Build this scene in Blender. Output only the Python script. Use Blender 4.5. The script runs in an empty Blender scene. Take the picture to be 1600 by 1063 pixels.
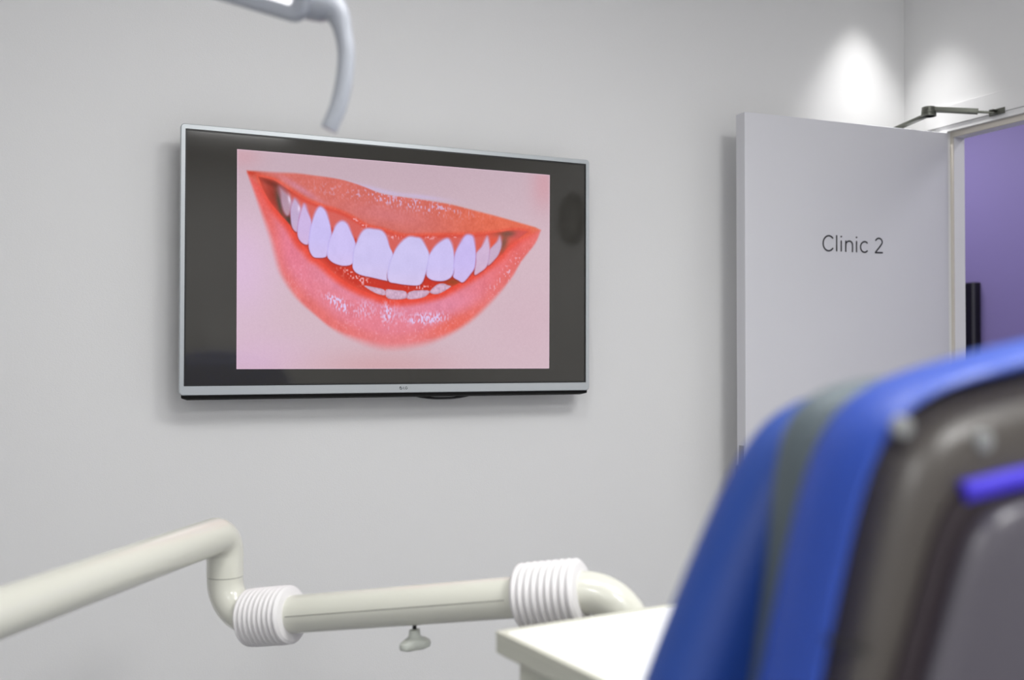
import bpy, bmesh, math, random
import numpy as np
from mathutils import Vector, Matrix

# ------------------------------------------------------------------ camera
W_IMG, H_IMG, F_PX = 1600.0, 1063.0, 1602.4
YAW, PITCH = 0.4216, 0.0153
CAM = Vector((0.0, 0.0, 1.33))
FWD = Vector((math.sin(YAW) * math.cos(PITCH), math.cos(YAW) * math.cos(PITCH), math.sin(PITCH)))
RGT = Vector((math.cos(YAW), -math.sin(YAW), 0.0))
UPV = RGT.cross(FWD)
scene = bpy.context.scene
C = scene.collection
cam_data = bpy.data.cameras.new('camera')
cam = bpy.data.objects.new('camera', cam_data)
C.objects.link(cam)
cam.matrix_world = Matrix(((RGT.x, UPV.x, -FWD.x, CAM.x), (RGT.y, UPV.y, -FWD.y, CAM.y), (RGT.z, UPV.z, -FWD.z, CAM.z), (0, 0, 0, 1)))
cam_data.sensor_width = 36.0
cam_data.lens = 36.0 * F_PX / W_IMG
cam_data.clip_start = 0.02
cam_data.dof.use_dof = True
cam_data.dof.focus_distance = 2.45
cam_data.dof.aperture_fstop = 2.7
scene.camera = cam

# ------------------------------------------------------------------ world, exposure, lights
scene.view_settings.view_transform = 'Standard'
scene.view_settings.look = 'None'
scene.view_settings.gamma = 1.0
scene.view_settings.use_curve_mapping = False
EXPOSURE = 0.35
scene.view_settings.exposure = EXPOSURE
world = bpy.data.worlds.new('world')
scene.world = world
world.use_nodes = True
world.node_tree.nodes['Background'].inputs[0].default_value = (0.8, 0.85, 0.95, 1)
world.node_tree.nodes['Background'].inputs[1].default_value = 0.05


def area_light(name, loc, size, power, color=(1, 1, 1), spread=180.0, shape='DISK', size_y=None, rot=(0, 0, 0)):
    d = bpy.data.lights.new(name, 'AREA')
    d.shape = shape
    d.size = size
    if size_y:
        d.size_y = size_y
    d.energy = power
    d.color = color
    d.spread = math.radians(spread)
    o = bpy.data.objects.new(name, d)
    o.location = loc
    o.rotation_euler = rot
    C.objects.link(o)
    return o


CEIL = 2.70
PANELS = [(1.35, 0.45), (0.5, 0.85), (-1.1, -1.3), (1.0, -1.0)]            # recessed square panels in the ceiling
PANEL_POWER = [19, 7, 17, 18]
for (x, y), p in zip(PANELS, PANEL_POWER):
    area_light('panel_light', (x, y, CEIL - 0.012), 0.58, p, (1.0, 1.0, 0.985), 180, 'SQUARE')
CORNER_SPOT = (2.40, 2.425)                                   # small downlight close to the corner, behind the door
sd_ = bpy.data.lights.new('corner_downlight', 'SPOT')
sd_.energy = 46.0
sd_.spot_size = math.radians(64)
sd_.spot_blend = 1.0
sd_.shadow_soft_size = 0.03
sd_.color = (1.0, 0.99, 0.98)
so_ = bpy.data.objects.new('corner_downlight', sd_)
so_.location = (CORNER_SPOT[0], CORNER_SPOT[1], CEIL - 0.004)
C.objects.link(so_)
area_light('corridor_light', (3.45, 2.2, CEIL - 0.012), 0.5, 14, (0.96, 0.96, 1.0), 180, 'SQUARE')
area_light('corridor_light', (3.45, 3.9, CEIL - 0.012), 0.5, 9, (0.96, 0.96, 1.0), 180, 'SQUARE')


# ------------------------------------------------------------------ helpers
def P(px, py, depth):
    """photo pixel + real distance along the view axis -> point in the room"""
    return CAM + FWD * depth + RGT * ((px - W_IMG / 2) / F_PX * depth) + UPV * ((H_IMG / 2 - py) / F_PX * depth)


def on_plane(px, py, p0, n):
    d = P(px, py, 1.0) - CAM
    return CAM + d * ((Vector(p0) - CAM).dot(n) / d.dot(n))


def lin(c):
    return tuple((v / 12.92 if v <= 0.04045 else ((v + 0.055) / 1.055) ** 2.4) for v in c)


def mat(name, srgb, rough=0.5, metal=0.0, spec=0.5, coat=0.0, bump=0.0, bump_scale=200.0, mottle=0.0, mottle_scale=6.0, emit=None, emit_strength=0.0):
    m = bpy.data.materials.new(name)
    m.use_nodes = True
    nt = m.node_tree
    b = nt.nodes['Principled BSDF']
    col = lin([v / 255.0 for v in srgb])
    b.inputs['Base Color'].default_value = (*col, 1)
    b.inputs['Roughness'].default_value = rough
    b.inputs['Metallic'].default_value = metal
    b.inputs['Specular IOR Level'].default_value = spec
    b.inputs['Coat Weight'].default_value = coat
    b.inputs['Coat Roughness'].default_value = 0.06
    tc = nt.nodes.new('ShaderNodeTexCoord')
    if mottle > 0:
        n = nt.nodes.new('ShaderNodeTexNoise')
        n.inputs['Scale'].default_value = mottle_scale
        n.inputs['Detail'].default_value = 4
        r = nt.nodes.new('ShaderNodeMix')
        r.data_type = 'RGBA'
        r.inputs[6].default_value = (*[max(0, v * (1 - mottle)) for v in col], 1)
        r.inputs[7].default_value = (*[min(1, v * (1 + mottle)) for v in col], 1)
        nt.links.new(tc.outputs['Object'], n.inputs['Vector'])
        nt.links.new(n.outputs['Fac'], r.inputs[0])
        nt.links.new(r.outputs[2], b.inputs['Base Color'])
    if bump > 0:
        n = nt.nodes.new('ShaderNodeTexNoise')
        n.inputs['Scale'].default_value = bump_scale
        n.inputs['Detail'].default_value = 3
        bp = nt.nodes.new('ShaderNodeBump')
        bp.inputs['Strength'].default_value = bump
        bp.inputs['Distance'].default_value = 0.002
        nt.links.new(tc.outputs['Object'], n.inputs['Vector'])
        nt.links.new(n.outputs['Fac'], bp.inputs['Height'])
        nt.links.new(bp.outputs['Normal'], b.inputs['Normal'])
    if emit:
        b.inputs['Emission Color'].default_value = (*emit, 1)
        b.inputs['Emission Strength'].default_value = emit_strength
    return m


M = {
    'wall': mat('wall_paint', (226, 226, 226), 0.55, bump=0.15, bump_scale=350, mottle=0.012, mottle_scale=2.0),
    'ceiling': mat('ceiling_paint', (238, 238, 238), 0.8, mottle=0.01),
    'floor': mat('vinyl_floor', (150, 151, 155), 0.35, mottle=0.06, mottle_scale=40),
    'purple': mat('purple_light_tint', (146, 134, 182), 0.6, bump=0.1, bump_scale=300, mottle=0.03, mottle_scale=3),  # purple light of the corridor put into the wall colour
    'door': mat('door_paint', (212, 212, 217), 0.35, bump=0.05, bump_scale=120, mottle=0.01),
    'frame_paint': mat('frame_paint', (226, 226, 226), 0.35, mottle=0.01),
    'seal': mat('beige_seal', (208, 202, 192), 0.6, mottle=0.02),
    'letter': mat('grey_vinyl_letter', (50, 50, 54), 0.5, mottle=0.02),
    'steel': mat('brushed_steel', (150, 150, 145), 0.35, 0.9, mottle=0.05, mottle_scale=90),
    'latch': mat('satin_latch_metal', (150, 148, 140), 0.45, 0.2, mottle=0.04, mottle_scale=90),
    'closer': mat('grey_closer_metal', (98, 100, 92), 0.4, 0.55, mottle=0.05, mottle_scale=60),
    'black': mat('black_plastic', (14, 14, 15), 0.4, mottle=0.05),
    'matte_black': mat('matte_black_plastic', (5, 5, 5), 0.7, spec=0.2, mottle=0.05),
    'silver': mat('silver_plastic', (186, 191, 194), 0.35, 0.35, mottle=0.01),
    'screen': mat('glossy_dark_screen', (56, 54, 50), 0.06, 0.0, 0.5, mottle=0.02),
    'logo': mat('logo_grey', (44, 48, 54), 0.5, 0.0, mottle=0.02),
    'cream': mat('cream_enamel', (222, 222, 210), 0.22, coat=0.4, mottle=0.008, mottle_scale=4),
    'cream_plastic': mat('cream_plastic', (206, 206, 192), 0.4, mottle=0.01),
    'ribbed': mat('white_rubber', (232, 230, 230), 0.5, mottle=0.01),
    'knob': mat('grey_green_plastic', (198, 202, 194), 0.4, mottle=0.03, mottle_scale=50),
    'seam': mat('dark_seam', (120, 120, 112), 0.6, mottle=0.02),
    'paper': mat('white_liner', (252, 252, 252), 0.6, mottle=0.004),
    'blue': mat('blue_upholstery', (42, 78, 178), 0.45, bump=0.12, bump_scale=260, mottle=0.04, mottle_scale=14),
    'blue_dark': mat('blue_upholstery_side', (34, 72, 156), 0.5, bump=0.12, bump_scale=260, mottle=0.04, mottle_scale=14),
    'grey_core': mat('grey_moulding', (92, 104, 110), 0.5, mottle=0.04),
    'shell': mat('glossy_taupe_shell', (66, 59, 53), 0.38, 0.0, 1.0, coat=0.0, mottle=0.03, mottle_scale=5),
    'shell_panel': mat('glossy_grey_shell', (84, 80, 90), 0.30, 0.0, 0.8, coat=0.0, mottle=0.03, mottle_scale=5),
    'gasket': mat('plum_gasket', (46, 36, 42), 0.4, mottle=0.05),
    'violet': mat('violet_reflection_tint', (66, 48, 214), 0.6, mottle=0.03),  # colour of a violet reflection on the chair shell
    'cap': mat('grey_screw_cap', (150, 152, 152), 0.45, mottle=0.02),
    'chrome': mat('chrome', (205, 205, 208), 0.16, 1.0, mottle=0.01),
    'lamp_body': mat('lamp_grey_plastic', (172, 176, 184), 0.35, mottle=0.01),
    'led': mat('led_emitter', (255, 255, 255), 0.5, emit=(1, 1, 1), emit_strength=2.2, mottle=0.001),
    'panel_glow': mat('panel_diffuser', (250, 250, 250), 0.6, emit=(1, 0.99, 0.99), emit_strength=3.0, mottle=0.001),
    'violet_glow': mat('violet_led', (80, 60, 255), 0.5, emit=(0.10, 0.05, 1.0), emit_strength=6.0, mottle=0.001),
    'clock_face': mat('clock_face', (160, 160, 158), 0.5, mottle=0.01),
    'clock_rim': mat('clock_rim', (40, 40, 42), 0.4, mottle=0.02),
}


def obj(name, me, m, parent=None, smooth=True):
    """link a mesh (or bmesh) as one object; parts are given in world space and keep it under their parent"""
    if isinstance(me, bmesh.types.BMesh):
        bm = me
        bmesh.ops.recalc_face_normals(bm, faces=bm.faces)
        me = bpy.data.meshes.new(name)
        bm.to_mesh(me)
        bm.free()
    me.materials.append(m)
    if smooth:
        try:
            me.shade_smooth()
            me.set_sharp_from_angle(angle=math.radians(38))
        except Exception:
            pass
    o = bpy.data.objects.new(name, me)
    C.objects.link(o)
    if parent is not None:
        o.parent = parent
        w = Matrix.Identity(4)
        q = parent
        while q is not None:
            w = q.matrix_parent_inverse @ q.matrix_basis @ w
            q = q.parent
        o.matrix_parent_inverse = w.inverted()
    return o


def bake_origin(o):
    """put the origin of a top-level mesh at its base"""
    me = o.data
    co = np.empty(len(me.vertices) * 3)
    me.vertices.foreach_get('co', co)
    co = co.reshape(-1, 3)
    c = Vector(((co[:, 0].min() + co[:, 0].max()) / 2, (co[:, 1].min() + co[:, 1].max()) / 2, co[:, 2].min()))
    me.transform(Matrix.Translation(-c))
    o.location = c
    return o


def thing(name, loc, label, cat, rz=0.0, group=None):
    o = bpy.data.objects.new(name, None)
    o.empty_display_size = 0.1
    o.location = loc
    o.rotation_euler = (0, 0, rz)
    C.objects.link(o)
    o['label'] = label
    o['category'] = cat
    if group:
        o['group'] = group
    return o


def tag(o, label, cat, group=None):
    o['label'] = label
    o['category'] = cat
    if group:
        o['group'] = group
    return o


def struct(name, bm, m, label=None, cat=None, smooth=False):
    o = bake_origin(obj(name, bm, m, None, smooth))
    o['kind'] = 'structure'
    if label:
        o['label'] = label
    if cat:
        o['category'] = cat
    return o


def add_box(bm, lo, hi, bevel=0.0, mtx=None, segs=3):
    v = []
    for z in (lo[2], hi[2]):
        for y in (lo[1], hi[1]):
            for x in (lo[0], hi[0]):
                v.append(bm.verts.new((x, y, z)))
    f = [(0, 1, 3, 2), (4, 6, 7, 5), (0, 4, 5, 1), (2, 3, 7, 6), (0, 2, 6, 4), (1, 5, 7, 3)]
    fs = [bm.faces.new([v[i] for i in q]) for q in f]
    bmesh.ops.recalc_face_normals(bm, faces=fs)
    if bevel > 0:
        es = list({e for q in fs for e in q.edges})
        r = bmesh.ops.bevel(bm, geom=es, offset=bevel, segments=segs, affect='EDGES', profile=0.5)
        v = list({x for q in r['faces'] for x in q.verts} | {x for x in v if x.is_valid})
    if mtx is not None:
        bmesh.ops.transform(bm, matrix=mtx, verts=[x for x in v if x.is_valid])
    return bm


def box(lo, hi, bevel=0.0, mtx=None, segs=3):
    return add_box(bmesh.new(), lo, hi, bevel, mtx, segs)


def boxes(lst, bevel=0.0):
    bm = bmesh.new()
    for lo, hi in lst:
        add_box(bm, lo, hi, bevel)
    return bm


def catmull(pts, n=8, closed=False):
    pts = [np.array(p, float) for p in pts]
    N = len(pts)
    out = []
    rng = range(N) if closed else range(N - 1)
    for i in rng:
        p1, p2 = pts[i], pts[(i + 1) % N]
        p0 = pts[(i - 1) % N] if (closed or i > 0) else 2 * p1 - p2
        p3 = pts[(i + 2) % N] if (closed or i < N - 2) else 2 * p2 - p1
        for k in range(n):
            t = k / n
            out.append(0.5 * ((2 * p1) + (-p0 + p2) * t + (2 * p0 - 5 * p1 + 4 * p2 - p3) * t * t + (-p0 + 3 * p1 - 3 * p2 + p3) * t ** 3))
    if not closed:
        out.append(pts[-1])
    return out


def add_tube(bm, path, radii, seg=32, cap=True):
    path = [Vector(p) for p in path]
    if not hasattr(radii, '__len__'):
        radii = [radii] * len(path)
    t0 = (path[1] - path[0]).normalized()
    ref = Vector((0, 0, 1)) if abs(t0.z) < 0.9 else Vector((1, 0, 0))
    nrm = (ref - t0 * ref.dot(t0)).normalized()
    rings = []
    for i, p in enumerate(path):
        a = path[max(i - 1, 0)]
        b = path[min(i + 1, len(path) - 1)]
        t = (b - a)
        t = t.normalized() if t.length > 1e-9 else t0
        nrm = (nrm - t * nrm.dot(t)).normalized()
        bi = t.cross(nrm)
        rings.append([bm.verts.new(p + (nrm * math.cos(2 * math.pi * k / seg) + bi * math.sin(2 * math.pi * k / seg)) * radii[i]) for k in range(seg)])
    for a, b in zip(rings[:-1], rings[1:]):
        for k in range(seg):
            bm.faces.new((a[k], a[(k + 1) % seg], b[(k + 1) % seg], b[k]))
    if cap:
        bm.faces.new(rings[0][::-1])
        bm.faces.new(rings[-1])
    return bm


def tube(path, radii, seg=32, cap=True):
    return add_tube(bmesh.new(), path, radii, seg, cap)


def bend(a, b, c, r, n=14):
    """round the corner b of the path a-b-c with radius r: list of points of the arc"""
    a, b, c = Vector(a), Vector(b), Vector(c)
    u = (a - b).normalized()
    v = (c - b).normalized()
    ang = u.angle(v)
    d = r / math.tan(ang / 2)
    s, e = b + u * d, b + v * d
    ctr = b + (u + v).normalized() * (r / math.sin(ang / 2))
    x = (s - ctr).normalized()
    tot = math.pi - ang
    y = ((e - ctr) - x * (e - ctr).dot(x)).normalized()
    return [ctr + (x * math.cos(tot * k / n) + y * math.sin(tot * k / n)) * r for k in range(n + 1)]


def ribbon(bm, pts, width, org, ux, uy, nrm, depth=0.0006, closed=False):
    """flat stroke with round ends in the plane (ux, uy)"""
    pts = [np.array(p, float) for p in pts]
    L, R = [], []
    n = len(pts)
    for i in range(n):
        a = pts[max(i - 1, 0)]
        b = pts[min(i + 1, n - 1)]
        if closed:
            a, b = pts[i - 1], pts[(i + 1) % n]
        t = (b - a) / (np.linalg.norm(b - a) + 1e-12)
        q = np.array([-t[1], t[0]]) * width / 2
        L.append(pts[i] + q)
        R.append(pts[i] - q)
    if closed:
        polys = [(L[i], L[(i + 1) % n], R[(i + 1) % n], R[i]) for i in range(n)]
    else:
        polys = [(L[i], L[i + 1], R[i + 1], R[i]) for i in range(n - 1)]
    lift = Vector(nrm) * depth
    w = lambda p: Vector(org) + Vector(ux) * p[0] + Vector(uy) * p[1] + lift
    for q in polys:
        bm.faces.new([bm.verts.new(w(p)) for p in q])
    bmesh.ops.remove_doubles(bm, verts=bm.verts, dist=1e-6)
    return bm


# ------------------------------------------------------------------ the room
XR, YT = 2.6055, 2.59         # right (door) wall face, television wall face
XL, YB = -2.1, -2.1
HX, HY = 2.6055, 2.4051       # hinge line of the door
DOOR_W, DOOR_A, DOOR_TOP = 0.7727, 0.0387, 2.04
OPEN_Y0, OPEN_Y1 = HY - 0.782, HY + 0.003

struct('wall_front', box((XL - 0.1, YT, 0), (2.6635, YT + 0.1, CEIL)), M['wall'], 'long plain white wall that carries the television', 'wall')
struct('wall_left', box((XL - 0.1, YB, 0), (XL, YT, CEIL)), M['wall'])
struct('wall_back', box((XL - 0.1, YB - 0.1, 0), (XR + 0.1, YB, CEIL)), M['wall'])
struct('wall_right', boxes([((XR, YB, 0), (XR + 0.058, OPEN_Y0 - 0.03, CEIL)), ((XR, OPEN_Y1 + 0.03, 0), (XR + 0.058, YT, CEIL)), ((XR, OPEN_Y0 - 0.03, DOOR_TOP + 0.023), (XR + 0.058, OPEN_Y1 + 0.03, CEIL))]), M['wall'], 'white side wall with the doorway to the purple corridor', 'wall')
struct('floor', box((XL - 0.1, YB - 0.1, -0.1), (4.9, 5.1, 0)), M['floor'])
struct('ceiling', box((XL - 0.1, YB - 0.1, CEIL), (4.9, 5.1, CEIL + 0.1)), M['ceiling'])
struct('wall_corridor', box((4.2, 0.2, 0), (4.3, 5.0, CEIL)), M['purple'], 'corridor wall tinted with its purple light, seen through the doorway', 'wall')
struct('wall_corridor_left', box((2.73, 2.9, 0), (2.83, 5.0, CEIL)), M['purple'])
struct('wall_corridor_end', box((2.73, 5.0, 0), (4.3, 5.1, CEIL)), M['purple'])
struct('wall_corridor_near', box((2.664, 0.1, 0), (4.3, 0.2, CEIL)), M['purple'])
struct('wall_corridor_return', box((2.664, 2.60, 0), (2.83, 2.9, CEIL)), M['wall'])
struct('baseboard_front', box((XL, YT - 0.015, 0), (XR, YT, 0.1), 0.004), M['frame_paint'])
struct('baseboard_right', box((XR - 0.015, YB, 0), (XR, OPEN_Y0 - 0.1, 0.1), 0.004), M['frame_paint'])

# door frame: lining with rebate and stop, plus a flat architrave board
z0 = DOOR_TOP + 0.005
FD = 0.058                                            # depth of the thin partition and its lining
JP, HP = 0.012, 0.019
fr = bmesh.new()
add_box(fr, (XR - 0.004, OPEN_Y1, 0), (XR + FD, OPEN_Y1 + 0.03, z0))
add_box(fr, (XR - 0.004, OPEN_Y0 - 0.03, 0), (XR + FD, OPEN_Y0, z0))
add_box(fr, (XR - 0.004, OPEN_Y0 - 0.03, z0), (XR + FD, OPEN_Y1 + 0.03, z0 + 0.0178))
trim = struct('trim_1', fr, M['frame_paint'], 'white door lining around the open doorway', 'door frame')
st = bmesh.new()
add_box(st, (XR + 0.013, OPEN_Y1 - JP, 0), (XR + FD, OPEN_Y1 - 0.0002, z0 - HP))
add_box(st, (XR + 0.013, OPEN_Y0 + 0.0002, 0), (XR + FD, OPEN_Y0 + JP, z0 - HP))
add_box(st, (XR + 0.013, OPEN_Y0 + 0.0002, z0 - HP), (XR + FD, OPEN_Y1 - 0.0002, z0 - 0.0002))
o = obj('door_stop', st, M['frame_paint'], trim, False)
sl = bmesh.new()
add_box(sl, (XR + 0.009, OPEN_Y1 - JP + 0.0008, 0), (XR + 0.0128, OPEN_Y1 - 0.0003, z0 - 0.0004))
add_box(sl, (XR + 0.009, OPEN_Y0 + 0.002, z0 - HP + 0.0008), (XR + 0.0128, OPEN_Y1 - JP + 0.0005, z0 - 0.0004))
obj('door_seal', sl, M['seal'], trim, False)
ar = bmesh.new()
add_box(ar, (XR - 0.008, OPEN_Y0 - 0.09, z0 + 0.0185), (XR - 0.0003, OPEN_Y1 + 0.085, z0 + 0.082), 0.001)
add_box(ar, (XR - 0.008, OPEN_Y0 - 0.09, 0), (XR - 0.0003, OPEN_Y0 - 0.0305, z0 + 0.018), 0.001)
struct('trim_2', ar, M['frame_paint'], 'flat white board above the doorway where the door closer is fixed', 'trim')

# door leaf
u_d = Vector((-math.cos(DOOR_A), math.sin(DOOR_A), 0))     # from the hinge to the latch edge
n_d = Vector((-math.sin(DOOR_A), -math.cos(DOOR_A), 0))    # out of the face we see
hinge = Vector((HX, HY, 0))
T_LEAF = 0.044
dm = Matrix(((u_d.x, -n_d.x, 0, HX), (u_d.y, -n_d.y, 0, HY), (0, 0, 1, 0), (0, 0, 0, 1)))   # x along the leaf, y into the leaf
door = bpy.data.objects.new('door_1', None)
door.location = hinge
C.objects.link(door)
door['kind'] = 'structure'
tag(door, 'open white door marked Clinic 2 beside the doorway', 'door')
obj('door_leaf', box((0.003, 0, 0.006), (DOOR_W, T_LEAF, DOOR_TOP), 0.0015, dm), M['door'], door, False)


def on_door(px, py):
    p = on_plane(px, py, hinge, n_d)
    return np.array([(p - hinge).dot(-u_d), p.z])


# lettering: every glyph is a stroke traced in the sign's own plane
gx = lambda x, y: on_door(1270 + x / 12.308, 350 + y / 12.308)


def arc(cx, cy, rx, ry, a0, a1, n=22):
    return [(cx + rx * math.cos(math.radians(a0 + (a1 - a0) * k / n)), cy - ry * math.sin(math.radians(a0 + (a1 - a0) * k / n))) for k in range(n + 1)]


strokes = []
strokes.append(arc(302, 373, 106, 145, 38, 322))                          # C
strokes.append([(455, 218), (455, 528)])                                  # l
strokes.append([(543, 318), (543, 533)])                                  # i
strokes.append([(630, 320), (630, 540)])                                  # n
strokes.append([(630, 430)] + arc(696, 400, 64, 68, 165, 0, 14) + [(760, 545)])
strokes.append([(837, 328), (837, 548)])                                  # i
strokes.append(arc(992, 445, 78, 102, 42, 318))                           # c
strokes.append(arc(1265, 350, 66, 72, 160, -28, 14) + [(1290, 435), (1200, 548)])   # 2
strokes.append([(1190, 552), (1345, 556)])
lt = bmesh.new()
wm = 24 / 12.308 / 518.0 * 1.28
org = Vector((HX, HY, 0)) + n_d * 0.0004
for s in strokes:
    ribbon(lt, [gx(*p) for p in s], wm, org, -u_d, (0, 0, 1), n_d)
for cx, cy in ((543, 245), (837, 260)):
    g = [gx(cx + 17 * math.cos(a * math.pi / 8), cy + 17 * math.sin(a * math.pi / 8)) for a in range(16)]
    lt.faces.new([lt.verts.new(org + (-u_d) * p[0] + Vector((0, 0, p[1])) + n_d * 0.0006) for p in g])
obj('lettering', lt, M['letter'], door, False)['label'] = 'grey words Clinic 2'

# latch plate on the leading edge, handles, hinges
lp = box((DOOR_W - 0.001, 0.008, 1.008), (DOOR_W + 0.0015, 0.032, 1.068), 0.0008, dm)
lpo = obj('latch_plate', lp, M['latch'], door, False)
lb = bmesh.new()
for lo, hi in (((DOOR_W, 0.006, 1.004), (DOOR_W + 0.009, 0.036, 1.009)), ((DOOR_W, 0.006, 0.976), (DOOR_W + 0.009, 0.036, 0.979)), ((DOOR_W, 0.006, 0.976), (DOOR_W + 0.009, 0.010, 1.009)), ((DOOR_W, 0.032, 0.976), (DOOR_W + 0.009, 0.036, 1.009))):
    add_box(lb, lo, hi, 0.0006, dm)
obj('latch_keeper', lb, M['latch'], lpo, False)
for sgn, y in ((-1, 0.0), (1, T_LEAF)):
    hb = bmesh.new()
    ctr = dm @ Vector((DOOR_W - 0.06, y, 1.0))
    dn = n_d if sgn < 0 else -n_d
    add_tube(hb, [ctr, ctr + dn * 0.008], 0.026, 28)
    p1 = ctr + dn * 0.045
    add_tube(hb, [ctr] + bend(ctr, p1, p1 - u_d * 0.12, 0.012, 8) + [p1 - u_d * 0.12], 0.009, 18)
    obj('door_handle', hb, M['steel'], door)
for z in (0.25, 1.0, 1.8):
    hb = tube([(HX - 0.004, HY - 0.006, z - 0.05), (HX - 0.004, HY - 0.006, z + 0.05)], 0.005, 14)
    if z < 1.5:
        obj('hinge', hb, M['steel'], door)
    else:
        hb.free()

# door closer with a folding arm over the top of the leaf
elb = Vector((2.477, 2.367, 2.092))
elb = on_plane(1451, 174, (0, 0, 2.085), Vector((0, 0, 1)))
shoe = on_plane(1556, 176, (XR - 0.012, 0, 0), Vector((1, 0, 0)))
spin = Vector((2.16, HY + 0.09, 2.052))
dc = thing('door_closer', (spin.x, spin.y, 2.0), 'grey folding arm door closer over the white door', 'door closer')
obj('closer_body', box((0.05, T_LEAF + 0.001, 1.975), (0.29, T_LEAF + 0.045, 2.035), 0.006, dm), M['closer'], dc)
sp = dm @ Vector((0.155, T_LEAF + 0.024, 2.030))


def bar(a, b, w, h, bev=0.001):
    a, b = Vector(a), Vector(b)
    x = (b - a).normalized()
    y = Vector((0, 0, 1)).cross(x).normalized()
    z = x.cross(y)
    m = Matrix(((x.x, y.x, z.x, a.x), (x.y, y.y, z.y, a.y), (x.z, y.z, z.z, a.z), (0, 0, 0, 1)))
    return box((0, -w / 2, -h / 2), ((b - a).length, w / 2, h / 2), bev, m)


top_pt = Vector((sp.x, sp.y, 2.054))
fa = bar(top_pt, elb - Vector((0, 0, 0.010)), 0.022, 0.009)
add_tube(fa, [sp, top_pt + Vector((0, 0, 0.004))], 0.009, 18)
obj('forearm', fa, M['closer'], dc)
eb = bmesh.new()
for k in range(3):
    add_tube(eb, [elb + Vector((0, 0, -0.016 + k * 0.010)), elb + Vector((0, 0, -0.008 + k * 0.010))], 0.0225 - 0.001 * k, 30)
add_tube(eb, [elb + Vector((0, 0, -0.016)), elb + Vector((0, 0, 0.013))], 0.018, 26)
obj('elbow_joint', eb, M['closer'], dc)
dir_ma = (shoe - elb).normalized()
ma = bar(elb + dir_ma * 0.008 + Vector((0, 0, 0.006)), elb + dir_ma * ((shoe - elb).length * 0.74) + Vector((0, 0, 0.002)), 0.020, 0.015)
ma2 = bar(elb + dir_ma * ((shoe - elb).length * 0.55) + Vector((0, 0, 0.002)), shoe - dir_ma * 0.006, 0.008, 0.007)
obj('main_arm', ma, M['closer'], dc)
obj('adjusting_rod', ma2, M['closer'], dc)
sh = bmesh.new()
add_box(sh, (XR - 0.0115, shoe.y - 0.03, shoe.z - 0.007), (XR - 0.0085, shoe.y + 0.025, shoe.z + 0.011), 0.0005)
add_box(sh, (XR - 0.030, shoe.y - 0.006, shoe.z - 0.006), (XR - 0.0085, shoe.y + 0.010, shoe.z - 0.003), 0.0005)
add_box(sh, (XR - 0.030, shoe.y - 0.006, shoe.z + 0.005), (XR - 0.0085, shoe.y + 0.010, shoe.z + 0.008), 0.0005)
obj('frame_bracket', sh, M['closer'], dc, False)

# black display on the corridor wall
a = on_plane(1521, 441, (4.15, 0, 0), Vector((1, 0, 0)))
cs = thing('wall_display', (4.18, a.y + 0.25, a.z - 0.5), 'thin black display on the purple corridor wall', 'screen')
obj('housing', box((4.16, a.y, a.z - 0.62), (4.199, a.y + 0.95, a.z), 0.004), M['black'], cs, False)
obj('edge_strip', box((4.150, a.y - 0.001, a.z - 0.62), (4.1595, a.y + 0.012, a.z), 0.002), M['closer'], cs, False)
obj('screen', box((4.152, a.y + 0.013, a.z - 0.60), (4.1595, a.y + 0.94, a.z - 0.01), 0.001), M['black'], cs, False)

# ceiling lights
for x, y in PANELS:
    t = thing('ceiling_light', (x, y, CEIL - 0.012), {1.35: 'square ceiling light panel nearest the door', 0.5: 'square ceiling light panel nearest the television', -1.1: 'square ceiling light panel at the far left of the room', 1.0: 'square ceiling light panel behind the dental chair'}[x], 'ceiling light', group='square ceiling light panels')
    obj('frame', boxes([((x - .31, y - .31, CEIL - .010), (x + .31, y - .29, CEIL - .0002)), ((x - .31, y + .29, CEIL - .010), (x + .31, y + .31, CEIL - .0002)), ((x - .31, y - .29, CEIL - .010), (x - .29, y + .29, CEIL - .0002)), ((x + .29, y - .29, CEIL - .010), (x + .31, y + .29, CEIL - .0002))]), M['frame_paint'], t, False)
    obj('diffuser', box((x - .289, y - .289, CEIL - .006), (x + .289, y + .289, CEIL - .0003)), M['panel_glow'], t, False)
t = thing('downlight', (CORNER_SPOT[0], CORNER_SPOT[1], CEIL - 0.004), 'small round downlight in the ceiling corner behind the door', 'ceiling light')
rg = bmesh.new()
prof = [(0.033, 0.0), (0.045, 0.0), (0.045, -0.003), (0.038, -0.0035), (0.033, -0.001)]
rr = [[rg.verts.new((CORNER_SPOT[0] + r * math.cos(2 * math.pi * k / 40), CORNER_SPOT[1] + r * math.sin(2 * math.pi * k / 40), CEIL - 0.0003 + z)) for k in range(40)] for r, z in prof]
for i in range(len(rr)):
    A_, B_ = rr[i], rr[(i + 1) % len(rr)]
    for k in range(40):
        rg.faces.new((A_[k], A_[(k + 1) % 40], B_[(k + 1) % 40], B_[k]))
obj('trim_ring', rg, M['frame_paint'], t)
obj('emitter', tube([(CORNER_SPOT[0], CORNER_SPOT[1], CEIL - 0.0003), (CORNER_SPOT[0], CORNER_SPOT[1], CEIL - 0.0012)], 0.0325, 36), M['panel_glow'], t)

# ------------------------------------------------------------------ television
TVX, TVY, TVZ, TVW, TVH, TVR = 0.8136, 2.50, 1.5548, 1.0848, 0.6381, -0.0021
tvm = Matrix.Translation((TVX, TVY, TVZ)) @ Matrix.Rotation(-TVR, 4, 'Y')      # x right, z up, -y to the viewer
tv = thing('television', (TVX, YT - 0.03, TVZ - TVH / 2), 'large silver framed flat television showing a smile, on the white wall', 'television')


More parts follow.
